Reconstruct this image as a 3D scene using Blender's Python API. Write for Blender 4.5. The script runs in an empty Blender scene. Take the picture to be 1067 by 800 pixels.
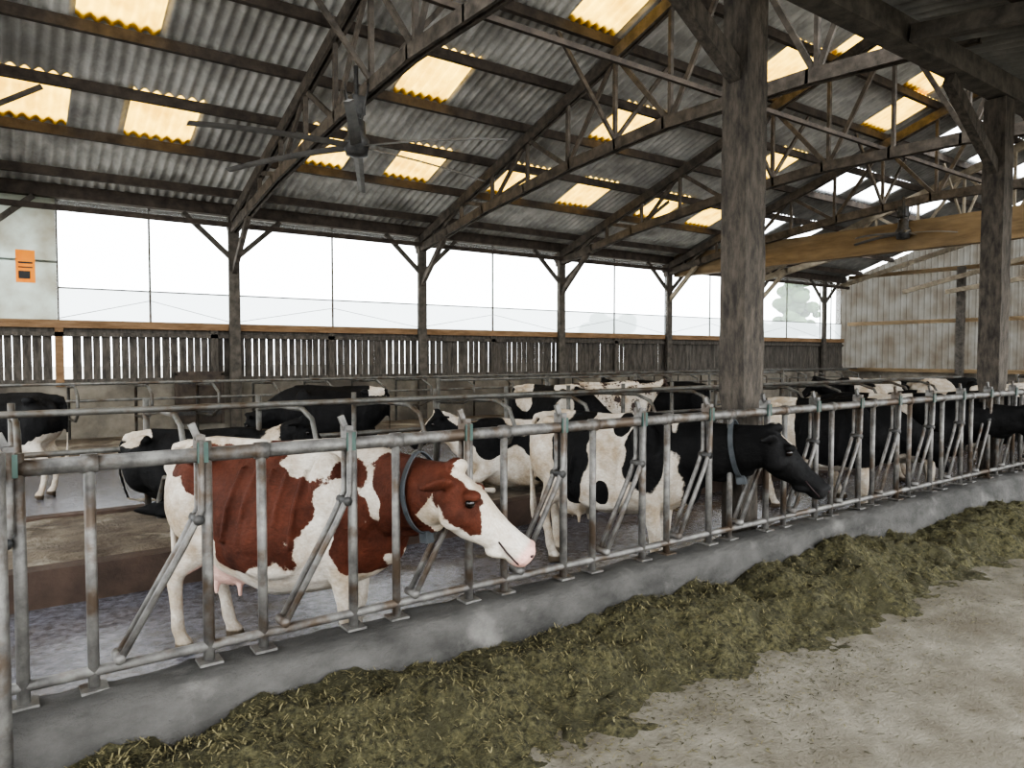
import bpy, bmesh, math, random
from mathutils import Vector, Matrix, noise
random.seed(7)
V=Vector
scene=bpy.context.scene
# ------------------------------------------------------------------ materials
def new_mat(name):
    m=bpy.data.materials.new(name); m.use_nodes=True
    nt=m.node_tree; nt.nodes.clear()
    out=nt.nodes.new('ShaderNodeOutputMaterial')
    return m,nt,out
def N(nt,t,**kw):
    n=nt.nodes.new(t)
    for k,v in kw.items():
        if k in n.inputs: n.inputs[k].default_value=v
        else: setattr(n,k,v)
    return n
def mat(name,c1,c2,scale=5,rough=.8,bump=.3,bscale=40,c3=None,s3=1.2,stretch=(1,1,1),metal=0,lo=.35,hi=.65,rough2=None,bdist=.02,lo3=.5,hi3=.62,spec=.4):
    m,nt,out=new_mat(name); L=nt.links.new
    tc=N(nt,'ShaderNodeTexCoord'); mp=N(nt,'ShaderNodeMapping'); mp.inputs['Scale'].default_value=stretch
    L(tc.outputs['Object'],mp.inputs['Vector'])
    n1=N(nt,'ShaderNodeTexNoise',Scale=scale,Detail=8,Roughness=.65); L(mp.outputs[0],n1.inputs['Vector'])
    r=N(nt,'ShaderNodeValToRGB'); r.color_ramp.elements[0].position=lo; r.color_ramp.elements[1].position=hi
    r.color_ramp.elements[0].color=(*c1,1); r.color_ramp.elements[1].color=(*c2,1)
    L(n1.outputs['Fac'],r.inputs[0]); col=r.outputs[0]
    b=N(nt,'ShaderNodeBsdfPrincipled'); b.inputs['Roughness'].default_value=rough; b.inputs['Metallic'].default_value=metal
    b.inputs['Specular IOR Level'].default_value=spec
    if c3 is not None:
        n3=N(nt,'ShaderNodeTexNoise',Scale=s3,Detail=6,Roughness=.6); L(tc.outputs['Object'],n3.inputs['Vector'])
        mr=N(nt,'ShaderNodeMapRange'); mr.inputs['From Min'].default_value=lo3; mr.inputs['From Max'].default_value=hi3
        L(n3.outputs['Fac'],mr.inputs['Value'])
        mx=N(nt,'ShaderNodeMix',data_type='RGBA'); L(mr.outputs[0],mx.inputs[0]); L(col,mx.inputs[6]); mx.inputs[7].default_value=(*c3,1)
        col=mx.outputs[2]
        if rough2 is not None:
            m2=N(nt,'ShaderNodeMapRange'); m2.inputs['To Min'].default_value=rough; m2.inputs['To Max'].default_value=rough2
            L(mr.outputs[0],m2.inputs['Value']); L(m2.outputs[0],b.inputs['Roughness'])
    L(col,b.inputs['Base Color'])
    if bump:
        nb=N(nt,'ShaderNodeTexNoise',Scale=bscale,Detail=6,Roughness=.7); L(mp.outputs[0],nb.inputs['Vector'])
        bp=N(nt,'ShaderNodeBump',Strength=bump,Distance=bdist); L(nb.outputs['Fac'],bp.inputs['Height']); L(bp.outputs[0],b.inputs['Normal'])
    L(b.outputs[0],out.inputs['Surface'])
    return m
def translucent(name,c,tr=.0,ctr=(1,1,1),streak=0,diff=.2):
    m,nt,out=new_mat(name); L=nt.links.new
    t=N(nt,'ShaderNodeBsdfTranslucent'); t.inputs[0].default_value=(*c,1)
    d=N(nt,'ShaderNodeBsdfDiffuse'); d.inputs[0].default_value=(*c,1)
    if streak:
        tc=N(nt,'ShaderNodeTexCoord'); n=N(nt,'ShaderNodeTexNoise',Scale=streak,Detail=5)
        L(tc.outputs['Object'],n.inputs['Vector'])
        r=N(nt,'ShaderNodeValToRGB'); r.color_ramp.elements[0].position=.3; r.color_ramp.elements[1].position=.65
        r.color_ramp.elements[0].color=(c[0]*.65,c[1]*.57,c[2]*.5,1); r.color_ramp.elements[1].color=(*c,1)
        L(n.outputs['Fac'],r.inputs[0]); L(r.outputs[0],t.inputs[0]); L(r.outputs[0],d.inputs[0])
    mx=N(nt,'ShaderNodeMixShader'); mx.inputs[0].default_value=diff; L(t.outputs[0],mx.inputs[1]); L(d.outputs[0],mx.inputs[2])
    o=mx.outputs[0]
    if tr>0:
        tp=N(nt,'ShaderNodeBsdfTransparent'); tp.inputs[0].default_value=(*ctr,1)
        m2=N(nt,'ShaderNodeMixShader'); m2.inputs[0].default_value=tr; L(o,m2.inputs[1]); L(tp.outputs[0],m2.inputs[2]); o=m2.outputs[0]
    L(o,out.inputs['Surface']); return m

M={}
M['wood']=mat('weathered_wood',(.048,.042,.036),(.11,.096,.08),6,.85,.4,30)
M['postwood']=mat('rough_post_wood',(.034,.029,.025),(.10,.084,.068),7,.9,.6,35,stretch=(2.5,2.5,.8))
M['truss']=mat('truss_wood',(.045,.038,.032),(.12,.10,.082),5,.85,.3,25)
M['purlin']=mat('purlin_wood',(.038,.030,.025),(.084,.066,.052),5,.85,.3,25)
M['paletruss']=mat('pale_wood',(.16,.132,.096),(.28,.235,.175),5,.8,.2,25)
M['glulam']=mat('glulam_wood',(.13,.09,.05),(.22,.155,.088),4,.7,.2,25,stretch=(1,.3,2))
M['board']=mat('slat_boards',(.042,.037,.032),(.105,.092,.078),6,.9,.4,30,stretch=(2,2,.5))
M['orangewood']=mat('rail_wood',(.13,.078,.04),(.22,.14,.08),5,.8,.3,25,stretch=(.4,1,2))
M['wallconc']=mat('wall_concrete',(.12,.108,.088),(.22,.195,.16),2,.9,.2,20,c3=(.09,.078,.065),s3=.6)
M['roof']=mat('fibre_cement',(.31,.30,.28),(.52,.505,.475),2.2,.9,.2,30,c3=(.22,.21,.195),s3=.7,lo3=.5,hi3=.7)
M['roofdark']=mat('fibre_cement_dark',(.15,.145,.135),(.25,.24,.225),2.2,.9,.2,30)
M['yellow']=translucent('skylight_yellow',(.78,.50,.085),0,streak=2.5,diff=.1)
M['whitesky']=translucent('skylight_white',(.95,.97,1.0),.6,diff=.0)
M['curtain']=translucent('curtain_clear',(.9,.92,.93),.8)
M['curtainlow']=translucent('curtain_mesh',(.52,.56,.57),.15)
M['oldpanel']=translucent('old_panel',(.46,.49,.46),.08,streak=2)
M['endclad']=translucent('end_cladding',(.105,.10,.09),.0,streak=1.5,diff=.35)
M['steel']=mat('galvanised_steel',(.075,.07,.066),(.175,.167,.155),12,.5,.2,60,c3=(.075,.055,.04),s3=5,metal=.3)
M['steeldark']=mat('dark_steel',(.03,.03,.03),(.08,.075,.07),10,.55,.2,50,metal=.3)
M['rail']=mat('cubicle_steel',(.07,.067,.06),(.16,.152,.137),8,.55,.1,50,c3=(.065,.048,.034),s3=4,metal=.3)
M['green']=mat('green_plastic',(.03,.055,.048),(.05,.08,.066),12,.6,.1,50)
M['kerb']=mat('kerb_concrete',(.034,.032,.029),(.085,.08,.074),4,.85,.8,22,c3=(.17,.16,.147),s3=2.4,lo3=.58,hi3=.80,stretch=(.6,1,1),bdist=.03)
M['alley']=mat('alley_floor',(.125,.111,.086),(.205,.186,.15),5,.95,.8,45,c3=(.095,.08,.057),s3=1.6,lo3=.42,hi3=.75,bdist=.018)
M['wet']=mat('wet_slurry_floor',(.075,.075,.088),(.19,.19,.215),16,.12,.5,9,c3=(.08,.072,.064),s3=1.8,rough2=.3,spec=1.0,bdist=.02,lo3=.52,hi3=.68)
M['plat']=mat('cubicle_bedding',(.07,.052,.038),(.18,.147,.11),2.5,.95,.8,25,c3=(.31,.277,.222),s3=1.3,lo3=.52,hi3=.64,bdist=.04)
M['platface']=mat('bed_kerb_face',(.04,.027,.02),(.085,.056,.042),3,.8,.5,20)
M['ground']=mat('outside_ground',(.34,.33,.30),(.46,.44,.40),1,.95,.1,10)
M['feed']=mat('silage',(.026,.024,.011),(.13,.117,.058),34,.95,1.0,70,c3=(.052,.047,.022),s3=3,bdist=.04)
M['straw']=mat('straw_bits',(.07,.062,.03),(.21,.18,.095),40,.9,0)
M['orange']=mat('sign_orange',(.75,.22,.02),(.8,.28,.03),3,.6,0)
M['black']=mat('sign_black',(.02,.02,.02),(.03,.03,.03),3,.6,0)
M['eye']=mat('eye_gloss',(.006,.004,.003),(.012,.008,.006),3,.06,0)
M['collar']=mat('collar_strap',(.03,.034,.038),(.06,.064,.068),10,.7,.2,60)
M['nostril']=mat('nostril_dark',(.02,.01,.01),(.03,.015,.015),10,.5,0)
M['leaf']=mat('tree_leaves',(.025,.06,.022),(.07,.13,.05),3,.9,.3,10)
M['bark']=mat('tree_bark',(.08,.06,.04),(.14,.1,.07),3,.9,.3,10)
M['fan']=mat('fan_paint',(.11,.103,.096),(.18,.172,.16),5,.6,.1,20)

# ------------------------------------------------------------------ mesh builder
class MB:
    def __init__(s): s.v=[];s.f=[];s.m=[];s.sm=[];s.mats=[]
    def mi(s,k):
        if k not in s.mats: s.mats.append(k)
        return s.mats.index(k)
    def add(s,vs,fs,k,smooth=False):
        o=len(s.v); s.v+= [tuple(a) for a in vs]; i=s.mi(k)
        for f in fs: s.f.append(tuple(o+a for a in f)); s.m.append(i); s.sm.append(smooth)
    def box(s,a,b,k):
        x0,y0,z0=a;x1,y1,z1=b
        vs=[(x0,y0,z0),(x1,y0,z0),(x1,y1,z0),(x0,y1,z0),(x0,y0,z1),(x1,y0,z1),(x1,y1,z1),(x0,y1,z1)]
        s.add(vs,[(0,3,2,1),(4,5,6,7),(0,1,5,4),(1,2,6,5),(2,3,7,6),(3,0,4,7)],k)
    def beam(s,p,q,w,h,k,up=(0,0,1)):
        p=V(p);q=V(q);t=(q-p).normalized();u=V(up)
        if abs(t.dot(u))>.98: u=V((0,1,0))
        sd=t.cross(u).normalized();u=sd.cross(t)
        vs=[]
        for c in (p,q):
            for a,b in ((-1,-1),(1,-1),(1,1),(-1,1)): vs.append(c+sd*a*w/2+u*b*h/2)
        s.add(vs,[(0,3,2,1),(4,5,6,7),(0,1,5,4),(1,2,6,5),(2,3,7,6),(3,0,4,7)],k)
    def sweep(s,st,k,n=12,ups=None,cap=True,nar=0):
        pts=[V(a[0]) for a in st]; o=[];m=len(pts);prev=None
        for i,(c,hw,hh) in enumerate(st):
            c=V(c)
            t=(pts[min(i+1,m-1)]-pts[max(i-1,0)]).normalized()
            if prev is None:
                u=V(ups) if ups else V((0,0,1))
                if abs(t.dot(u))>.95: u=V((1,0,0))
            else: u=prev
            sd=t.cross(u).normalized();u=sd.cross(t).normalized()
            if ups is None: prev=u
            for j in range(n):
                a=2*math.pi*j/n; ca,sa=math.cos(a),math.sin(a)
                w=hw*(1-nar*max(0,sa)**2)
                o.append(c+sd*w*ca+u*hh*sa)
        fs=[]
        for i in range(m-1):
            for j in range(n):
                j2=(j+1)%n; fs.append((i*n+j,i*n+j2,(i+1)*n+j2,(i+1)*n+j))
        if cap:
            o.append(pts[0]); o.append(pts[-1]); a=len(o)-2
            for j in range(n):
                j2=(j+1)%n; fs.append((a,j2,j)); fs.append((a+1,(m-1)*n+j,(m-1)*n+j2))
        s.add(o,fs,k,True)
    def tube(s,pts,r,k,n=10): s.sweep([(p,r,r) for p in pts],k,n)
    def ell(s,c,r,k,nu=14,nv=9,rot=None):
        c=V(c);vs=[];fs=[]
        for i in range(nv+1):
            ph=math.pi*i/nv
            for j in range(nu):
                a=2*math.pi*j/nu
                p=V((r[0]*math.sin(ph)*math.cos(a),r[1]*math.sin(ph)*math.sin(a),r[2]*math.cos(ph)))
                if rot: p=rot@p
                vs.append(c+p)
        top=c+(rot@V((0,0,r[2])) if rot else V((0,0,r[2]))); bot=c-(rot@V((0,0,r[2])) if rot else V((0,0,r[2])))
        vs2=[top]+vs[nu:nv*nu]+[bot]; L=len(vs2)-1
        for j in range(nu):
            j2=(j+1)%nu; fs.append((0,1+j,1+j2)); b=1+(nv-2)*nu; fs.append((L,b+j2,b+j))
            for i in range(nv-2):
                fs.append((1+i*nu+j,1+(i+1)*nu+j,1+(i+1)*nu+j2,1+i*nu+j2))
        s.add(vs2,fs,k,True)
    def obj(s,name,parent=None):
        me=bpy.data.meshes.new(name); me.from_pydata(s.v,[],s.f); me.update()
        for k in s.mats: me.materials.append(M[k])
        me.polygons.foreach_set('material_index',s.m); me.polygons.foreach_set('use_smooth',s.sm)
        o=bpy.data.objects.new(name,me); scene.collection.objects.link(o)
        if parent: o.parent=parent
        return o
def empty(name,loc=(0,0,0),rz=0,sc=1):
    e=bpy.data.objects.new(name,None); scene.collection.objects.link(e); e.location=loc; e.rotation_euler=(0,0,rz); e.scale=(sc,)*3; e.empty_display_size=.3
    return e
def ns(x,y,z=0,s=1): return noise.noise(V((x*s,y*s,z*s)))
def sst(a,b,x):
    t=max(0,min(1,(x-a)/(b-a))); return t*t*(3-2*t)

YF=3.37; YB=16.2; X0,X1=-5.0,28.7; SL=.33
BX=[-.27+4.56*k for k in range(7)]
def rz(y): return 4.95+SL*(YB-y) if y>5.4 else 8.514-SL*(5.4-y)

# ------------------------------------------------------------------ ground / floors
b=MB(); b.box((-120,-90,-.4),(160,140,-.06),'ground'); b.obj('ground')
b=MB(); b.box((X0-3,-6,-.05),(30,3.2,0),'alley'); b.obj('floor')
b=MB(); b.box((X0-3,3.2,-.05),(30,YB+.2,0.0),'wet'); b.obj('floor_cow_alley')
b=MB()
for xa,xb in ((X0,17.2),(19.5,27.5)):
    nx=int((xb-xa)/.12); ny=20; vs=[];fs=[]
    for i in range(nx+1):
        for j in range(ny+1):
            x=xa+(xb-xa)*i/nx; y=6.2+2.0*j/ny
            vs.append((x,y,.22+.03*ns(x,y,0,2)+.02*ns(x,y,4,6)))
    for i in range(nx):
        for j in range(ny):
            a=i*(ny+1)+j; fs.append((a,a+ny+1,a+ny+2,a+1))
    b.add(vs,fs,'plat',True)
    b.box((xa,6.05,0),(xb,6.22,.27),'platface'); b.box((xa,8.15,0),(xb,8.3,.25),'platface')
b.box((X0,14.2,0),(27.5,YB-.25,.2),'plat')
b.obj('cubicle_platform')
# kerb
b=MB(); prof=[(3.13,0),(3.17,.2),(3.20,.37),(3.23,.415),(3.32,.425),(3.44,.42),(3.50,.39),(3.52,0)]
n=420; vs=[];fs=[]
for i in range(n+1):
    x=-3+21*i/n
    for j,(y,z) in enumerate(prof):
        w=.018*ns(x,y,z,4)+.009*ns(x,y,z+3,17) if z>0 else 0
        vs.append((x,y+w,z+w*.9))
L=len(prof)
for i in range(n):
    for j in range(L-1): fs.append((i*L+j,(i+1)*L+j,(i+1)*L+j+1,i*L+j+1))
b.add(vs,fs,'kerb',True); b.obj('feed_kerb')

# ------------------------------------------------------------------ feed
def feedh(x,y):
    edge=2.38+.17*ns(x,0,3,.9)+.08*ns(x,1,5,3)+.04*ns(x,2,7,9)
    H=.22+.13*ns(x,9,0,.8)+.08*ns(x,4,0,2.5)
    t=sst(edge,edge+.62,y)
    lump=.065*ns(x,y,2,3.0)+.045*ns(x,y,6,8)+.024*ns(x,y,1,20)
    return H*t+ lump*sst(edge-.2,edge+.2,y) -.010*(1-t)
b=MB(); nx,ny=760,70; vs=[];fs=[]
for i in range(nx+1):
    x=-2+18*(i/nx)**1.25
    for j in range(ny+1):
        y=1.9+1.27*j/ny; z=feedh(x,y)
        vs.append((x,y,max(z,-.012)))
for i in range(nx):
    for j in range(ny):
        a=i*(ny+1)+j; fs.append((a,a+ny+1,a+ny+2,a+1))
b.add(vs,fs,'feed',True)
for k in range(26000):
    x=.2+11*random.random()**1.5; y=3.16-abs(random.gauss(0,.50)) if k%8 else random.uniform(.3,3)
    if y<.2: continue
    z=max(feedh(x,y),0) +.004
    l=random.uniform(.008,.034);w=random.uniform(.0012,.0035);a=random.uniform(0,6.28);tl=random.uniform(-.7,.7)*(1 if z>.03 else .1)
    d=V((math.cos(a),math.sin(a),tl))*l; s=V((-math.sin(a),math.cos(a),0))*w
    p=V((x,y,z+abs(tl)*l*.5)); b.add([p-d/2-s,p+d/2-s,p+d/2+s,p-d/2+s],[(0,1,2,3)],'straw' if k%2 else 'feed')
b.obj('silage_heap')

# ------------------------------------------------------------------ feed fence
b=MB()
b.tube([(-1.5,YF,1.36),(17.9,YF,1.36)],.033,'steel')
b.tube([(-1.5,YF,.50),(17.9,YF,.50)],.022,'steel')
b.tube([(-1.5,YF+.09,.46),(17.9,YF+.09,.46)],.010,'steeldark',6)
k=-2
while True:
    x=.77+.69*k
    if x>17.6: break
    b.tube([(x,YF,.43),(x,YF,1.42)],.024,'steel')
    b.tube([(x+.24,YF,.43),(x+.24,YF,1.36)],.022,'steel')
    for dy in (-.033,.033):
        b.tube([(x-.36,YF+dy,.53),(x-.10,YF+dy,.98),(x-.03,YF+dy,1.12),(x-.028,YF+dy,1.43)],.016,'steel',8)
    b.tube([(x-.36,YF-.05,.54),(x-.36,YF+.05,.54)],.022,'steel',8)
    b.tube([(x-.045,YF-.05,1.08),(x-.045,YF+.05,1.08)],.024,'steeldark',8)
    b.box((x-.045,YF-.045,1.33),(x+.0,YF-.033,1.42),'green')
    b.box((x-.045,YF-.04,1.39),(x-.01,YF+.04,1.45),'steel')
    b.beam((x-.02,YF,1.40),(x-.06,YF,1.50),.02,.03,'steel')
    b.sweep([((x+.24-.03,YF,1.36),.04,.04),((x+.24+.03,YF,1.36),.04,.04)],'steel',10)
    b.box((x-.05,YF-.05,.425),(x+.05,YF+.05,.437),'steel'); b.box((x+.19,YF-.05,.425),(x+.29,YF+.05,.437),'steel')
    k+=1
b.tube([(.0,YF-.30,.0),(.0,YF-.30,1.46)],.04,'steel'); b.tube([(0,YF-.3,1.36),(0,YF,1.36)],.025,'steel')
b.obj('feed_fence')

# ------------------------------------------------------------------ interior posts + plate beam
for px in (4.95,9.85,14.4):
    b=MB()
    n=26;vs=[];fs=[]
    for i in range(n+1):
        z=4.84*i/n
        w=.105 if z<1.35 else .130
        for a,c in ((-1,-1),(1,-1),(1,1),(-1,1)):
            vs.append((px+a*(w+.010*ns(z,a,c,3)),3.64+c*(w*.9+.010*ns(z,c,a+5,3)),z))
    for i in range(n):
        for j in range(4): fs.append((i*4+j,i*4+(j+1)%4,(i+1)*4+(j+1)%4,(i+1)*4+j))
    b.add(vs,fs,'postwood')
    b.beam((px-.10,3.64,4.02),(px-1.34,3.64,4.80),.10,.15,'postwood')
    b.obj('support_post')
b=MB(); b.box((X0,3.53,4.87),(18.0,3.75,5.12),'wood'); b.box((X0,3.55,7.5),(18.0,3.72,7.7),'wood')
b.obj('plate_beam')
def corr(b,xa,xb,ya,yb,za,zb,fmat,pitch=.177,amp=.028,per=8):
    n=int((xb-xa)/pitch*per); vs=[];g={}
    for i in range(n+1):
        x=xa+(xb-xa)*i/n; w=amp*math.cos(2*math.pi*x/pitch)
        vs+=[(x,ya,za+w),(x,yb,zb+w)]
    for i in range(n):
        k=fmat((xa+(xb-xa)*(i+.5)/n)); g.setdefault(k,[]).append((2*i,2*i+2,2*i+3,2*i+1))
    o=len(b.v); b.v+=vs
    for k,l in g.items():
        mi=b.mi(k)
        for f in l: b.f.append(tuple(o+a for a in f)); b.m.append(mi); b.sm.append(True)
b=MB(); DZ=.16
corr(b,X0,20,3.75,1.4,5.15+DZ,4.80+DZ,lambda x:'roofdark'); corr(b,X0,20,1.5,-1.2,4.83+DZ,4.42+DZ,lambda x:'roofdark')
for y,z in ((2.6,4.90+DZ),(1.4,4.72+DZ),(.1,4.52+DZ),(-1.1,4.34+DZ)): b.box((X0,y-.05,z-.16),(20,y+.05,z),'purlin')
for x in (-4.5,.05,7.4,12.1,17): b.beam((x,3.5,4.78+DZ),(x,-1.1,4.08+DZ),.12,.16,'wood')
for x in (-4.5,15.5): b.box((x-.1,-1.2,0),(x+.1,-1.0,4.1+DZ),'postwood')
b.obj('roof_lean_to')

# ------------------------------------------------------------------ main roof
brk=[16.75,15.4,14.15,12.9,11.65,10.4,9.15,7.9,6.65,5.4]
sky={2:[-4.4,-2.3,.6,2.5,5.4,7.4,10.0,12.1,14.9,16.9],4:[-3.2,1.6,6.4,11.0,16.2],6:[8.3,12.9,17.4],7:[13.9,16.8]}
wsky={2:[19.6,21.6,24.2,26.3],4:[19.6,21.5,24.7],6:[20.5,23,25.5]}
b=MB()
for r in range(9):
    ya,yb=brk[r],brk[r+1]
    def fm(x,r=r):
        if any(abs(x-c)<.53 for c in sky.get(r,[])): return 'yellow'
        if any(abs(x-c)<.6 for c in wsky.get(r,[])): return 'whitesky'
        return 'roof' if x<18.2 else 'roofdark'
    corr(b,X0,X1,ya,yb-.1,rz(ya)-.005,rz(yb-.1)+.03,fm)
corr(b,X0,X1,5.45,2.9,8.52,rz(2.9),lambda x:'roof')
b.obj('roof')
b=MB()
for y in brk[:-1]+[5.55,4.4,3.2]:
    yy=min(y,16.55)
    b.box((X0,yy-.045,rz(yy)-.20),(X1,yy+.045,rz(yy)-.04),'purlin')
b.obj('roof_purlins')

def bc(y):
    P=[(16.2,4.45),(13.2,4.98),(10.3,5.33),(8,5.5),(5.5,5.46),(3.5,5.32)]
    for (a,za),(c,zc) in zip(P,P[1:]):
        if c<=y<=a: return za+(zc-za)*(a-y)/(a-c)
    return 5.32
for bi,x in enumerate(BX):
    if bi==6: continue
    b=MB(); mk='paletruss' if bi>=5 else 'truss'
    def tc_(y): return rz(y)-.33
    for d in (-.05,.05):
        b.beam((x+d,16.3,tc_(16.3)),(x+d,5.4,tc_(5.4)),.05,.20,mk)
        b.beam((x+d,5.4,tc_(5.4)),(x+d,3.3,tc_(3.3)),.05,.20,mk)
        ys=[16.2,14.7,13.2,11.7,10.3,9.1,8,6.7,5.5,3.5]
        for ya,yb in zip(ys,ys[1:]): b.beam((x+d,ya+.02,bc(ya)),(x+d,yb-.02,bc(yb)),.05,.19,mk)
    ys=[15.4,14.15,12.9,11.65,10.4,9.15,7.9,6.65,5.4,4.4,3.55]
    for i,y in enumerate(ys):
        b.beam((x,y,bc(y)),(x,y,tc_(y)),.07,.06,mk)
        if i<len(ys)-1:
            y2=ys[i+1]
            if y>5.5: b.beam((x,y,tc_(y)),(x,y2,bc(y2)),.05,.08,mk) if i%2 else b.beam((x,y2,tc_(y2)),(x,y,bc(y)),.05,.08,mk)
            else: b.beam((x,y,bc(y)),(x,y2,tc_(y2)),.05,.08,mk)
    b.beam((x,16.1,3.5),(x,14.9,4.62),.09,.12,'paletruss' if bi>=4 else mk)
    b.beam((x,12.9,bc(12.9)+.1),(x+1.0,12.9,rz(12.9)-.25),.05,.07,mk)
    b.beam((x,9.15,bc(9.15)+.1),(x+1.3,9.15,rz(9.15)-.25),.05,.07,mk)
    b.beam((x,9.15,bc(9.15)+.1),(x-1.3,9.15,rz(9.15)-.25),.05,.07,mk)
    b.obj('roof_truss')
b=MB()
b.box((X0,6.88,5.60),(18.0,6.94,5.67),'purlin')
b.obj('tie_beam')
b=MB(); b.box((18.15,3.5,4.35),(18.4,16.0,5.05),'glulam'); b.obj('glulam_beam')
b=MB(); b.box((18.13,3.49,0),(18.4,3.79,4.33),'postwood'); b.obj('support_post')

# ------------------------------------------------------------------ back wall
b=MB()
for x in BX:
    b.box((x-.11,YB-.22,0),(x+.11,YB-.13,4.75),'wood')
    for s in (-1,1): b.beam((x+s*.08,YB-.17,3.9),(x+s*1.0,YB-.17,4.74),.07,.10,'wood')
b.box((X0,YB-.2,4.76),(X1,YB,5.0),'purlin')
b.box((X0,YB-.32,4.5),(X1,YB-.24,4.60),'purlin')
b.obj('wall_posts')
b=MB()
b.box((X0,YB-.02,0),(X1,YB+.16,1.27),'wallconc')
b.box((X0,YB-.08,1.24),(X1,YB+.0,1.34),'board')
b.box((X0,YB-.10,2.16),(X1,YB+.02,2.24),'board')
b.box((X0,YB-.12,2.32),(X1,YB+.06,2.47),'orangewood')
b.box((X0,YB-.03,2.2),(X1,YB+.0,2.36),'board')
x=X0
while x<X1:
    if 1.0<x<1.25 : x+=.3; continue
    w=random.uniform(.12,.16)
    b.box((x,YB+.0,1.3),(x+w,YB+.025,2.22),'board'); x+=w+random.choice([.012,.02,.028])
for x in (1.1,3.9+.0,6.5,11.1,15.7): b.box((x-.08,YB-.1,1.2),(x+.06,YB-.03,2.35),'orangewood' if x<1.2 else 'board')
b.obj('wall_back')
b=MB(); xa,xb=3.15,4.0
b.box((xa,YB-.12,.38),(xb,YB-.09,1.38),'purlin')
for z in (.55,1.2): b.box((xa,YB-.15,z),(xb,YB-.12,z+.08),'steeldark')
b.box((xa-.06,YB-.14,.35),(xa,YB-.09,1.42),'purlin'); b.box((xb,YB-.14,.35),(xb+.06,YB-.09,1.42),'purlin')
b.box((xa-.06,YB-.14,1.38),(xb+.06,YB-.09,1.46),'purlin')
b.obj('door_1')
edges=[X0]+[-.27]+[1.08]+BX[1:]+[X1]
wi=1
for xa,xb in zip(edges,edges[1:]):
    if xb-xa<.6: continue
    b=MB()
    old=xb<1.2
    if old:
        b.box((xa,YB+.04,2.47),(xb,YB+.05,4.77),'oldpanel')
        b.box((xa,YB+.02,3.55),(xb,YB+.04,3.59),'oldpanel')
        b.box((xa,YB+.0,2.47),(xa+.03,YB+.03,4.77),'steel')
    else:
        n=max(2,int((xb-xa)/.12))
        for zc,zd,kk,of in ((3.09,4.77,'curtain',.05),(2.47,3.09,'curtainlow',.03)):
            vs=[];fs=[]
            for i in range(n+1):
                x=xa+(xb-xa)*i/n; w=.012*math.sin(x*9)
                vs+=[(x,YB+of+w,zc),(x,YB+of+w*.4,zd)]
            for i in range(n): fs.append((2*i,2*i+2,2*i+3,2*i+1))
            b.add(vs,fs,kk,True)
        b.tube([(xa,YB+.02,3.09),(xb,YB+.02,3.09)],.016,'steel',6)
        mid=(xa+xb)/2
        b.box((mid-.018,YB+.0,2.47),(mid+.018,YB+.03,4.77),'rail')
        b.box((xa,YB+.0,2.47),(xa+.03,YB+.03,4.77),'rail')
        b.tube([(xa,YB-.02,2.5),(mid,YB-.02,2.9)],.006,'steel',4)
        b.tube([(mid,YB-.02,2.9),(xb,YB-.02,2.5)],.006,'steel',4)
    b.obj('window_%d'%wi); wi+=1
b=MB(); b.box((.44,YB-.04,3.15),(.74,YB-.02,3.75),'orange')
b.box((.48,YB-.045,3.5),(.70,YB-.04,3.53),'black'); b.box((.48,YB-.045,3.42),(.70,YB-.04,3.44),'black'); b.box((.48,YB-.045,3.22),(.66,YB-.04,3.36),'black')
b.obj('warning_sign')
# ------------------------------------------------------------------ right end wall
b=MB()
b.box((X1,-2,0),(X1+.2,YB+.2,1.15),'wallconc')
y=-2.0; vs=[];fs=[]
while y<YB+.1:
    for dy,off in ((0,0),(.11,0),(.13,.04),(.20,.04),(.22,0)):
        yy=y+dy; z1=(rz(min(yy,16.1)) if yy>5.4 else 8.514-SL*(5.4-yy))-.1
        vs+=[(X1+off,yy,1.15),(X1+off,yy,z1)]
    y+=.22
for i in range(len(vs)//2-1): fs.append((2*i,2*i+2,2*i+3,2*i+1))
b.add(vs,fs,'endclad')
for z in (1.15,3.0,4.9): b.box((X1-.1,-2,z),(X1-.0,YB-.3,z+.14),'glulam')
for y in (-1,3,7,11.6): b.box((X1-.28,y-.12,0),(X1-.1,y+.12,7 if 3<y<9 else 5),'wood')
for ya,za,yb_,zb_ in ((16,4.6,8,6.6),(8,6.6,3.4,5.6),(13.5,4.2,7,5.6),(12,4.1,3.5,5.1)):
    b.beam((X1-.5,ya,za),(X1-.5,yb_,zb_),.08,.16,'paletruss')
b.obj('wall_right')

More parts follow.
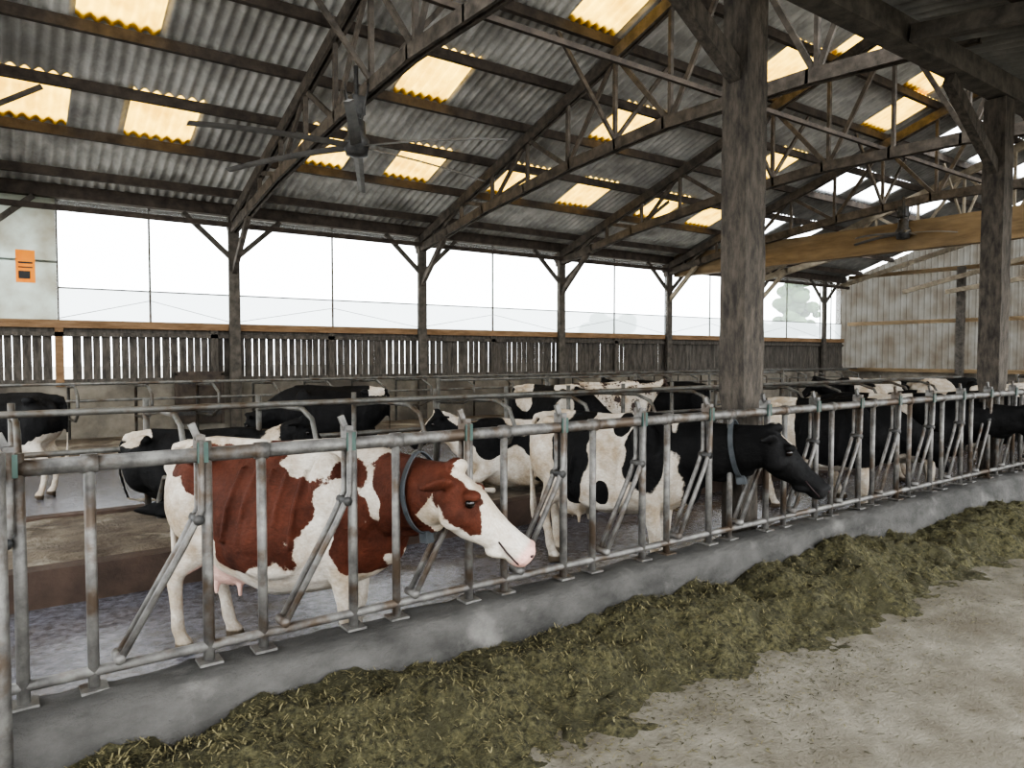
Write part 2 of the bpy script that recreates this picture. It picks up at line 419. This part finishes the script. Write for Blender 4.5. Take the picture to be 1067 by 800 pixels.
# ------------------------------------------------------------------ fans
def fan(name,loc,R,topz,ph0):
    e=empty(name,loc)
    b=MB()
    b.tube([(0,0,.1),(0,0,topz-loc[2])],.03,'steeldark')
    b.sweep([((0,0,-.16),.05,.05),((0,0,-.14),.14,.14),((0,0,.0),.17,.17),((0,0,.05),.17,.17),((0,0,.12),.12,.12),((0,0,.3),.11,.11),((0,0,.34),.05,.05)],'steeldark',18,ups=(1,0,0))
    b.box((-.09,-.09,.38),(.09,.09,.62),'steeldark')
    for k in range(4):
        a=k*math.pi/2+.4; b.tube([(.06*math.cos(a),.06*math.sin(a),.2),(.22*math.cos(a),.22*math.sin(a),.75)],.012,'steeldark',6)
    b.obj('motor_hub',e)
    b=MB()
    for k in range(6):
        a=math.radians(ph0+60*k); d=V((math.cos(a),math.sin(a),0)); s=V((-math.sin(a),math.cos(a),0))
        pts=[]
        for i in range(9):
            t=i/8; r=.15+(R-.15)*t; w=.07-.015*t; z=-.03-.12*t*t; tw=.30
            c=d*r+V((0,0,z))
            pts+= [c-s*w+V((0,0,-w*tw)),c+V((0,0,.015)),c+s*w+V((0,0,w*tw)),c+V((0,0,-.01))]
        fs=[]
        for i in range(8):
            for j in range(4): fs.append((i*4+j,i*4+(j+1)%4,(i+1)*4+(j+1)%4,(i+1)*4+j))
        fs+=[(0,3,2,1),(32,33,34,35)]
        b.add(pts,fs,'fan')
    b.obj('blades',e)
fan('ceiling_fan',(4.0,9.0,4.58),2.12,5.6,-56)
fan('ceiling_fan',(17.9,8.6,4.75),1.2,5.6,-30)

# ------------------------------------------------------------------ cubicle rails
b=MB()
for yy,z in ((6.9,1.33),(8.2,1.25),(8.2,.85)):
    b.tube([(-4.8,yy,z),(17,yy,z)],.028,'rail',8)
x=-4.4
while x<17:
    b.tube([(x,8.2,.24),(x,8.2,1.35)],.032,'rail',8)
    y0=8.2
    loop=[(x,y0,1.20),(x,y0-.7,1.27),(x,y0-1.4,1.28),(x,y0-1.65,1.20),(x,y0-1.75,1.02),(x,y0-1.65,.82),(x,y0-1.4,.72),(x,y0-.9,.66),(x,y0-.6,.4),(x,y0-.6,.2)]
    b.tube(loop,.025,'rail',8)
    x+=1.14
b.obj('cubicle_rails')
b=MB()
for z in (1.0,1.30): b.tube([(-4.8,14.6,z),(27,14.6,z)],.025,'rail',8)
x=-4.5
while x<27:
    b.tube([(x,15.9,.2),(x,15.9,1.2),(x,14.6,1.25),(x,14.15,1.1),(x,14.15,.8),(x,14.6,.65),(x,15.9,.6)],.027,'rail',8); x+=1.14
for z in (.6,1.0,1.35): b.tube([(6.5,11.2,z),(17,11.2,z)],.022,'rail',8)
for x in (6.5,9,11.5,14,17): b.tube([(x,11.2,0),(x,11.2,1.4)],.035,'rail',8)
b.obj('passage_rails')
b=MB()
for z in (.6,1.0,1.35): b.tube([(19,5.9,z),(27,5.9,z)],.025,'rail',8); b.tube([(17.5,3.6,z),(17.5,6.0,z)],.025,'rail',8)
for x in (19,21,23,25,27): b.tube([(x,5.9,.0),(x,5.9,1.4)],.035,'rail',8)
b.tube([(17.5,6.0,0),(17.5,6.0,1.4)],.035,'rail',8)
b.obj('yard_rails')

# ------------------------------------------------------------------ outside tree
b=MB(); tx,ty=62.5,40
b.tube([(tx,ty,-.1),(tx,ty,5)],.3,'bark')
for i in range(70):
    a=random.uniform(0,6.28);r=random.uniform(0,2.6);z=random.uniform(4,8.9); r*=1-(z-4)/8
    q=random.uniform(.4,.85); b.ell((tx+r*math.cos(a),ty+r*math.sin(a),z),(q,q,q*.8),'leaf',8,6)
for t in ((52,55,0),(75,52,1)):
    b.tube([(t[0],t[1],-.1),(t[0],t[1],4)],.3,'bark')
    for i in range(20):
        a=random.uniform(0,6.28);r=random.uniform(0,2.4);b.ell((t[0]+r*math.cos(a),t[1]+r*math.sin(a),random.uniform(3,5.5)),(1,1,.8),'leaf',8,6)
b.obj('garden_tree')

# ------------------------------------------------------------------ COWS
def coat(name,pc,white=(.50,.455,.40),pink=(.62,.36,.29),pnoise=16,pamt=.22):
    m,nt,out=new_mat(name); L=nt.links.new
    tc=N(nt,'ShaderNodeTexCoord')
    at=N(nt,'ShaderNodeAttribute'); at.attribute_name='patch'
    n=N(nt,'ShaderNodeTexNoise',Scale=pnoise,Detail=6,Roughness=.7); L(tc.outputs['Object'],n.inputs['Vector'])
    ma=N(nt,'ShaderNodeMath'); ma.operation='MULTIPLY_ADD'; L(n.outputs['Fac'],ma.inputs[0]); ma.inputs[1].default_value=pamt*2; ma.inputs[2].default_value=-pamt
    ad=N(nt,'ShaderNodeMath'); ad.operation='ADD'; L(at.outputs['Fac'],ad.inputs[0]); L(ma.outputs[0],ad.inputs[1])
    mr=N(nt,'ShaderNodeMapRange'); mr.inputs['From Min'].default_value=-.02; mr.inputs['From Max'].default_value=.02; L(ad.outputs[0],mr.inputs['Value'])
    n2=N(nt,'ShaderNodeTexNoise',Scale=3.0,Detail=8,Roughness=.7); L(tc.outputs['Object'],n2.inputs['Vector'])
    r=N(nt,'ShaderNodeValToRGB'); r.color_ramp.elements[0].position=.38; r.color_ramp.elements[1].position=.66
    r.color_ramp.elements[0].color=(*white,1); r.color_ramp.elements[1].color=(white[0]*.55,white[1]*.47,white[2]*.37,1); L(n2.outputs['Fac'],r.inputs[0])
    n3=N(nt,'ShaderNodeTexNoise',Scale=5,Detail=6,Roughness=.7); L(tc.outputs['Object'],n3.inputs['Vector'])
    r3=N(nt,'ShaderNodeValToRGB'); r3.color_ramp.elements[0].position=.35; r3.color_ramp.elements[1].position=.7
    r3.color_ramp.elements[0].color=(pc[0]*.65,pc[1]*.65,pc[2]*.65,1); r3.color_ramp.elements[1].color=(pc[0]*1.5,pc[1]*1.5,pc[2]*1.5,1); L(n3.outputs['Fac'],r3.inputs[0])
    mx=N(nt,'ShaderNodeMix',data_type='RGBA'); L(mr.outputs[0],mx.inputs[0]); L(r.outputs[0],mx.inputs[6]); L(r3.outputs[0],mx.inputs[7])
    ap=N(nt,'ShaderNodeAttribute'); ap.attribute_name='pink'
    m2=N(nt,'ShaderNodeMix',data_type='RGBA'); L(ap.outputs['Fac'],m2.inputs[0]); L(mx.outputs[2],m2.inputs[6]); m2.inputs[7].default_value=(*pink,1)
    ah=N(nt,'ShaderNodeAttribute'); ah.attribute_name='hoof'
    n4=N(nt,'ShaderNodeTexNoise',Scale=9,Detail=6,Roughness=.7); L(tc.outputs['Object'],n4.inputs['Vector'])
    mm=N(nt,'ShaderNodeMath'); mm.operation='MULTIPLY_ADD'; L(n4.outputs['Fac'],mm.inputs[0]); mm.inputs[1].default_value=1.6; mm.inputs[2].default_value=-1.22
    m5=N(nt,'ShaderNodeMath'); m5.operation='ADD'; m5.use_clamp=True; L(mm.outputs[0],m5.inputs[0])
    m6=N(nt,'ShaderNodeMath'); m6.operation='MULTIPLY'; L(ah.outputs['Fac'],m6.inputs[0]); m6.inputs[1].default_value=1.6; L(m6.outputs[0],m5.inputs[1])
    m3=N(nt,'ShaderNodeMix',data_type='RGBA'); L(m5.outputs[0],m3.inputs[0]); L(m2.outputs[2],m3.inputs[6]); m3.inputs[7].default_value=(.07,.052,.036,1)
    b=N(nt,'ShaderNodeBsdfPrincipled',Roughness=.72); b.inputs['Specular IOR Level'].default_value=.18
    # fine hair streaks modulating the colour
    mp=N(nt,'ShaderNodeMapping'); mp.inputs['Scale'].default_value=(28,150,60); L(tc.outputs['Object'],mp.inputs['Vector'])
    nb=N(nt,'ShaderNodeTexNoise',Scale=1,Detail=4,Roughness=.7); L(mp.outputs[0],nb.inputs['Vector'])
    hr=N(nt,'ShaderNodeMapRange'); hr.inputs['From Min'].default_value=.3; hr.inputs['From Max'].default_value=.7; hr.inputs['To Min'].default_value=.78; hr.inputs['To Max'].default_value=1.12; L(nb.outputs['Fac'],hr.inputs['Value'])
    hm=N(nt,'ShaderNodeVectorMath'); hm.operation='SCALE'; L(m3.outputs[2],hm.inputs[0]); L(hr.outputs[0],hm.inputs['Scale'])
    L(hm.outputs[0],b.inputs['Base Color'])
    bp=N(nt,'ShaderNodeBump',Strength=.45,Distance=.01); L(nb.outputs['Fac'],bp.inputs['Height'])
    nc=N(nt,'ShaderNodeTexNoise',Scale=7,Detail=4); L(tc.outputs['Object'],nc.inputs['Vector'])
    bq=N(nt,'ShaderNodeBump',Strength=.45,Distance=.06); L(nc.outputs['Fac'],bq.inputs['Height']); L(bp.outputs[0],bq.inputs['Normal']); L(bq.outputs[0],b.inputs['Normal'])
    L(b.outputs[0],out.inputs['Surface']); return m
M['coat_red']=coat('coat_red_white',(.066,.021,.012),pink=(.56,.35,.30))
M['coat_black']=coat('coat_black_white',(.0075,.007,.007),pink=(.018,.017,.017),pnoise=9,pamt=.12)
M['coat_speck']=coat('coat_speckled',(.05,.035,.03),pnoise=22,pamt=.55)

def bez(a,b,c,d,t): return a*(1-t)**3+b*3*t*(1-t)**2+c*3*t*t*(1-t)+d*t**3
def cow(loc,yaw,sc,poll=None,nose=None,coatk='coat_black',patch=None,headpatch=None,vox=.015,lying=False,collar=False,legs=None,tailside=.0,belly=0,low=False):
    e=empty('dairy_cow',loc,yaw,sc)
    Mi=(Matrix.Translation(V(loc))@Matrix.Rotation(yaw,4,'Z')@Matrix.Scale(sc,4)).inverted()
    dz=-.50 if lying else 0
    if low: poll=V((1.36,0,.95)); nose=V((1.52,0,.44))
    elif poll is None: poll=V((1.18,0,1.42+dz*.8)); nose=V((1.55,0,1.05+dz*.8))
    else: poll=Mi@V(poll); nose=Mi@V(nose)
    b=MB(); K=coatk
    T=[(-.815,1.14,.06,.10),(-.79,1.13,.14,.19),(-.72,1.12,.20,.255),(-.60,1.085,.255,.31),(-.45,1.02,.27,.365),(-.25,.97,.315,.42),(0,.945,.345,.445),(.2,.955,.335,.435),(.4,.98,.295,.425),(.56,1.01,.25,.40),(.70,1.04,.20,.345),(.80,1.07,.13,.25),(.85,1.08,.06,.12)]
    b.sweep([((x,0,z+dz-belly*(1-abs(x))),w,h+belly*(1-abs(x))) for x,z,w,h in T],K,28,ups=(0,0,1),nar=.34)
    for s in (-1,1):
        b.ell((-.50,s*.215,1.31+dz),(.09,.06,.055),K); b.ell((-.76,s*.11,1.21+dz),(.055,.045,.055),K)
        b.ell((.46,s*.20,1.12+dz),(.14,.095,.25),K); b.ell((.62,s*.16,.97+dz),(.13,.10,.15),K)
        b.ell((-.54,s*.16,1.00+dz),(.22,.13,.28),K)
        b.ell((.05,s*.25,.82+dz),(.34,.11,.25),K)
        for q in range(5): b.sweep([((.30-q*.11,s*.20,1.25+dz),.012,.02),((.29-q*.115,s*.325,1.02+dz),.014,.022),((.27-q*.12,s*.335,.80+dz),.012,.02)],K,6)
    b.sweep([((-.78,0,1.34+dz),.03,.03),((-.5,0,1.385+dz),.035,.03),((0,0,1.372+dz),.035,.025),((.4,0,1.40+dz),.05,.03),((.62,0,1.395+dz),.05,.03)],K,10,ups=(0,0,1))
    ht=(nose-poll); k=ht.length/.53; ht.normalize(); hs=ht.cross(V((0,0,1))).normalized(); hu=hs.cross(ht)
    def H(s,v,u): return poll+ht*s*k+hs*v*k+hu*u*k
    A=V((.52,0,1.07+dz)); C=H(.055,0,-.10)
    hor=V((ht.x,ht.y,0)); 
    hor=hor.normalized() if hor.length>.1 else V((1,0,0))
    P1=A+V((.32,0,.06)); P2=C-(hor*.35+(C-A).normalized()*.65)*.22-V((0,0,.02))
    def nw(t): return .215*(1-t)+.092*k*t-.03*math.sin(math.pi*t), .36*(1-t)+.135*k*t-.035*math.sin(math.pi*t)
    st=[]
    for i in range(11):
        t=i/10; w,h=nw(t)
        st.append((bez(A,P1,P2,C,t),w,h))
    b.sweep(st,K,24,ups=(0,0,1),nar=.35)
    b.ell((.74,0,.83+dz),(.14,.075,.18),K)
    for i in (3,5,7):
        c=bez(A,P1,P2,C,i/10); w,h=nw(i/10); b.ell(c-V((0,0,h*.92)),(.12,.028,.06),K)
    HS=[(-.035,-.03,-.10,.045),(-.015,-.005,-.15,.085),(.04,.0,-.20,.108),(.10,-.002,-.235,.116),(.16,-.004,-.25,.114),(.22,-.014,-.24,.095),(.29,-.026,-.212,.074),(.36,-.034,-.187,.066),(.42,-.034,-.176,.074),(.47,-.030,-.176,.085),(.505,-.038,-.168,.082),(.53,-.06,-.15,.055)]
    b.sweep([(H(s,0,(t+bo)/2),hw*k,(t-bo)/2*k) for s,t,bo,hw in HS],K,24,ups=tuple(hu),nar=.16)
    b.ell(H(-.01,0,-.005),(.055*k,.055*k,.04*k),K)
    for s in (-1,1):
        b.ell(H(.13,s*.098,-.042),(.045*k,.042*k,.028*k),K)
        b.ell(H(.13,s*.078,-.165),(.078*k,.05*k,.072*k),K)
        b.ell(H(.49,s*.048,-.062),(.032*k,.032*k,.028*k),K)
        pe=[];d=(hs*s*.72-ht*.62-hu*.30).normalized()
        base=H(.035,s*.09,-.06)
        for t,w in ((0,.020),(.15,.032),(.4,.047),(.65,.041),(.88,.024),(1,.006)):
            pe.append((base+d*t*.20*k-V((0,0,.04*t*t)),w*k,.011*k+.004))
        b.sweep(pe,K,12,ups=tuple((hs*s*.6+ht*.8-hu*.2).normalized()))
    b.ell(H(.40,0,-.168),(.07*k,.062*k,.03*k),K)
    if not lying:
        lg=legs or (0,0,0,0)
        for i,s in enumerate((-1,1)):
            o=lg[i]
            b.sweep([((.50,s*.17,1.05),.09,.16),((.50,s*.175,.85),.09,.14),((.48+o*.2,s*.17,.70),.075,.10),((.49+o*.4,s*.155,.56),.056,.07),((.50+o*.6,s*.145,.43),.052,.06),((.50+o*.6,s*.145,.37),.048,.054),((.49+o*.8,s*.145,.26),.034,.039),((.49+o,s*.145,.15),.038,.043),((.51+o,s*.145,.10),.036,.04),((.53+o,s*.145,.07),.048,.056),((.545+o,s*.145,.0),.058,.072)],K,16,ups=(1,0,0))
            o=lg[2+i]
            b.sweep([((-.48,s*.15,1.08),.11,.20),((-.46+o*.1,s*.17,.90),.105,.20),((-.45+o*.2,s*.175,.76),.09,.16),((-.55+o*.4,s*.165,.64),.062,.10),((-.64+o*.6,s*.155,.54),.046,.064),((-.665+o*.7,s*.15,.47),.047,.060),((-.66+o*.7,s*.15,.40),.041,.048),((-.635+o*.9,s*.15,.27),.035,.041),((-.62+o,s*.15,.15),.04,.045),((-.60+o,s*.15,.10),.037,.041),((-.58+o,s*.15,.07),.048,.056),((-.565+o,s*.15,.0),.058,.072)],K,16,ups=(1,0,0))
        b.ell((-.36,0,.60),(.22,.17,.17),K)
        for sx in (-.45,-.27):
            for s in (-1,1): b.sweep([((sx,s*.08,.50),.024,.024),((sx,s*.08,.43),.02,.02),((sx,s*.082,.38),.013,.013)],K,8,ups=(1,0,0))
    else:
        for s in (-1,1):
            b.sweep([((.5,s*.17,.55),.1,.15),((.55,s*.22,.32),.08,.11),((.78,s*.24,.14),.055,.06),((.84,s*.24,.08),.05,.05),((.62,s*.27,.06),.035,.035),((.48,s*.28,.05),.045,.045)],K,12)
            b.sweep([((-.48,s*.2,.55),.14,.2),((-.25,s*.30,.36),.10,.15),((-.05,s*.36,.22),.07,.09),((-.3,s*.40,.12),.055,.06),((-.5,s*.42,.08),.045,.05),((-.3,s*.44,.06),.035,.035),((-.12,s*.44,.05),.045,.045)],K,12)
    if lying: tl=[((-.80,0,.82),.03,.03),((-.88,.03,.7),.024,.024),((-.9,.06,.4),.02,.02),((-.85,.12,.1),.02,.02),((-.75,.3,.05),.03,.03),((-.6,.4,.04),.02,.02)]
    else: tl=[((-.70,0,1.36),.04,.03),((-.82,0,1.33),.032,.03),((-.87,tailside*.2,1.2),.026,.026),((-.875,tailside*.4,1.0),.022,.022),((-.87,tailside*.7,.75),.02,.02),((-.86,tailside,.6),.028,.028),((-.85,tailside,.45),.042,.036),((-.85,tailside,.32),.024,.02)]
    b.sweep(tl,K,10)
    o=b.obj('body',e)
    m=o.modifiers.new('r','REMESH'); m.mode='VOXEL'; m.voxel_size=vox; m.use_smooth_shade=True
    m=o.modifiers.new('s','SMOOTH'); m.factor=.5; m.iterations=4
    bpy.context.view_layer.update()
    dg=bpy.context.evaluated_depsgraph_get(); me=bpy.data.meshes.new_from_object(o.evaluated_get(dg))
    o.modifiers.clear(); me.materials.clear(); me.materials.append(M[coatk]); o.data=me
    me.polygons.foreach_set('use_smooth',[True]*len(me.polygons)); me.polygons.foreach_set('material_index',[0]*len(me.polygons))
    pa=[];pk=[];hf=[]
    for v in me.vertices:
        p=v.co; r=p-poll; s=r.dot(ht)/k; vv=r.dot(hs)/k; u=r.dot(hu)/k
        inhead=s>-.2 and abs(vv)<.30 and -.32<u<.12 and (s>-.06 or abs(vv)>.10)
        f=patch(p)
        if inhead:
            w=sst(-.06,.04,s); w=max(w,sst(.10,.14,abs(vv)) if s<.06 else 0); hp=headpatch(s,vv,u) if headpatch else .3
            f=f*(1-w)+hp*w
        pa.append(f)
        q=0
        if inhead: q=sst(.45,.49,s)
        if not lying:
            q=max(q,(1-sst(.60,.70,p.z))*sst(.36,.40,p.z)*(1-sst(.17,.2,abs(p.y)))*sst(-.62,-.57,p.x)*(1-sst(-.2,-.14,p.x))*(.8 if coatk=='coat_red' else .0))
        pk.append(q); hf.append(0 if lying else max(1-sst(.05,.08,p.z),.32*(1-sst(.1,.75,p.z)),.22*sst(-.5,-.8,p.x)))
    for nm,dat in (('patch',pa),('pink',pk),('hoof',hf)):
        a=me.attributes.new(nm,'FLOAT','POINT'); a.data.foreach_set('value',dat)
    b=MB()
    for s in (-1,1):
        b.ell(H(.145,s*.114,-.068),(.023*k,)*3,'eye',12,8)
    b.obj('eyes',e)
    b=MB()
    R=Matrix((ht,hs,hu)).transposed()
    for s in (-1,1):
        b.ell(H(.513,s*.054,-.07),(.012*k,.017*k,.011*k),'nostril',10,6,rot=R)
        b.tube([H(.527,s*.02,-.14),H(.49,s*.074,-.137),H(.42,s*.075,-.132),H(.36,s*.066,-.122)],.0045*k,'nostril',6)
    b.obj('nostrils_and_mouth',e)
    if collar:
        b=MB(); t0=.66; c=bez(A,P1,P2,C,t0); c2=bez(A,P1,P2,C,t0+.02); tn=(c2-c).normalized()
        sd=tn.cross(V((0,0,1))).normalized(); up=sd.cross(tn)
        w,h=nw(t0); w+=.016; h+=.03
        vs=[];fs=[];n=40
        for j in range(n):
            a=2*math.pi*j/n; ww=w*(1-.30*max(0,math.sin(a))**2)
            r=sd*ww*math.cos(a)+up*h*math.sin(a); rn=r.normalized()
            for dx,dr in ((-.020,0),(.020,0),(.020,.008),(-.020,.008)): vs.append(c+r+tn*dx+rn*dr)
        for j in range(n):
            j2=(j+1)%n
            for q in range(4): fs.append((j*4+q,j2*4+q,j2*4+(q+1)%4,j*4+(q+1)%4))
        b.add(vs,fs,'collar')
        b.beam(c-up*(h-.01),c-up*(h+.06),.05,.07,'collar',up=tuple(tn))
        b.obj('collar',e)
    return e
def blobs(L,nz=.25,ns_=2.3,seed=0,bias=0,low=None):
    def f(p):
        g=-1
        for (x,y,z,rx,ry,rz_) in L:
            d=math.sqrt(((p.x-x)/rx)**2+((abs(p.y)-y)/abs(ry))**2+((p.z-z)/rz_)**2)
            g=max(g,1-d)
        g=g+nz*noise.noise(p*ns_+V((seed,0,0)))+.5*nz*noise.noise(p*ns_*2.6+V((0,seed,0)))+bias
        if low: g-=max(0,low-p.z)*4
        return g
    return f
def noisy(seed,sc=1.7,bias=0.05):
    def f(p):
        q=noise.noise(p*sc+V((seed,seed*.3,0)))*1.6+bias
        if p.z<.5: q-=.5*(.5-p.z)*3
        return q
    return f
def mostly_black(seed,cx,wd,lowz=.62):
    def f(p):
        return min(abs(p.x-cx)/wd-1,(p.z-lowz)*3)+.45*noise.noise(p*2.6+V((seed,0,0)))
    return f
red=blobs([(-.04,.25,1.08,.40,.5,.38),(-.30,.2,1.2,.26,.5,.18),(-.12,.3,.82,.20,.4,.22),(1.0,.1,1.12,.34,.6,.42),(.66,.2,.98,.17,.5,.30),(-.62,.2,1.25,.09,.4,.08)],.70,3.4,3,.02,.64)
def redhead(s,v,u):
    if s<0.0: return .3 if abs(v)>.06 else -.1
    side=abs(v)-.066+.012*math.sin(s*40)
    return min(side*6,(.235+.04*math.sin(u*30)-s)*5,(u+.19)*6)
rump=V((.92,4.88,0));ch=V((1.88,3.64,0));d=ch-rump
cow(tuple((rump+ch)/2),math.atan2(d.y,d.x),.925,(1.92,3.10,1.235),(2.26,2.83,.845),'coat_red',red,redhead,.0125,collar=True,legs=(.06,-.05,-.08,.08),tailside=.02,belly=.05)
bw=blobs([(-.22,.2,1.1,.22,.5,.42),(-.22,.3,.85,.14,.5,.3),(.50,.2,1.2,.20,.4,.40),(1.05,0,1.15,.42,.6,.6),(.22,.2,1.32,.1,.3,.12),(.12,.3,.75,.08,.2,.1)],.36,2.8,11,0,.6)
rump=V((4.02,5.10,0));ch=V((4.40,3.70,0));d=ch-rump
cow(tuple((rump+ch)/2),math.atan2(d.y,d.x),.94,(4.62,3.09,1.27),(4.92,2.80,.87),'coat_black',bw,lambda s,v,u: -.3 if (.05<s<.17 and abs(v)<.035 and u>-.04) else .3,.0145,collar=True,legs=(.05,-.05,.08,-.06))
rump=V((8.75,5.1,0));ch=V((9.02,3.72,0));d=ch-rump
cow(tuple((rump+ch)/2),math.atan2(d.y,d.x),.95,(9.22,3.06,1.22),(9.60,2.86,.88),'coat_black',mostly_black(4,.05,.22),lambda s,v,u:.3 if s<.3 or abs(v)>.03 else -.3,.018,legs=(.05,-.05,.08,-.06))
rump=V((7.55,5.25,0));ch=V((7.95,3.95,0));d=ch-rump
cow(tuple((rump+ch)/2),math.atan2(d.y,d.x),.93,(8.2,3.55,.95),(8.45,3.5,.60),'coat_black',mostly_black(9,-.45,.20),lambda s,v,u:.3,.02,legs=(.05,-.05,.08,-.06))
rump=V((10.6,5.2,0));ch=V((10.9,3.8,0));d=ch-rump
cow(tuple((rump+ch)/2),math.atan2(d.y,d.x),.93,(11.1,3.1,1.1),(11.4,2.85,.8),'coat_black',mostly_black(14,-.2,.2),lambda s,v,u:.3,.025)
def side(px,d):
    r=(px-533)/750; return (.588+.809*r)*d,(.809-.588*r)*d
def bg(px,d,yaw,z,coatk,patch,**kw):
    x,y=side(px,d); return cow((x,y,z),math.radians(yaw),kw.pop('sc',.95),None,None,coatk,patch,kw.pop('hp',lambda s,v,u:.3),.028,**kw)
allblack=lambda p:.4 if p.z>.55 else .4-(.55-p.z)*1.6
bg(348,11.0,152,0,'coat_black',lambda p:(.3-(1.4 if (-.78<p.x<-.55 and p.z>1.25) else 0)) if p.z>.6 else -.2,low=True)
bg(-5,9.0,150,0,'coat_black',lambda p:.35 if p.z>.78+.1*math.sin(p.x*6) else -.3)
bg(632,12.6,-20,0,'coat_speck',lambda p:-.12+.4*noise.noise(p*6))
bg(572,11.4,-80,0,'coat_black',noisy(20,1.8,.2),low=True)
bg(690,13.0,120,0,'coat_black',allblack)
bg(905,14.6,145,0.0,'coat_black',lambda p:.3 if p.x>.45 or p.x<-.6 else -.2+.5*noise.noise(p*2.2))
bg(985,14.6,-36,0.0,'coat_black',noisy(31,1.5,-.15))
bg(1050,12.0,-20,0,'coat_black',noisy(35,1.5,.3))
x,y=side(548,8.5); cow((x,y,.22),math.radians(160),.92,None,None,'coat_black',noisy(41,2.0,.25),lambda s,v,u:.3 if abs(v)>.03 else -.3,.025,lying=True)
x,y=side(205,7.3); cow((x,y,.22),math.radians(-35),.92,None,None,'coat_black',noisy(47,1.6,.3),lambda s,v,u:.3,.025,lying=True)

# ------------------------------------------------------------------ light, world, camera
w=bpy.data.worlds.new('overcast'); scene.world=w; w.use_nodes=True
bg_=w.node_tree.nodes['Background']; bg_.inputs[0].default_value=(.93,.975,1.0,1); bg_.inputs[1].default_value=3.5
sl=bpy.data.lights.new('sun','SUN'); sl.energy=1.2; sl.angle=math.radians(50); so=bpy.data.objects.new('sun',sl); scene.collection.objects.link(so)
so.rotation_euler=(math.radians(55),0,math.radians(-12))
cam=bpy.data.cameras.new('camera'); co=bpy.data.objects.new('camera',cam); scene.collection.objects.link(co)
cam.sensor_width=36; cam.lens=36*750/1067; cam.clip_end=500
co.location=(0,0,1.8); co.rotation_euler=(math.radians(90-2.29),0,math.radians(-36)); scene.camera=co
scene.view_settings.view_transform='AgX'
scene.view_settings.look='AgX - High Contrast'
scene.view_settings.exposure=.8
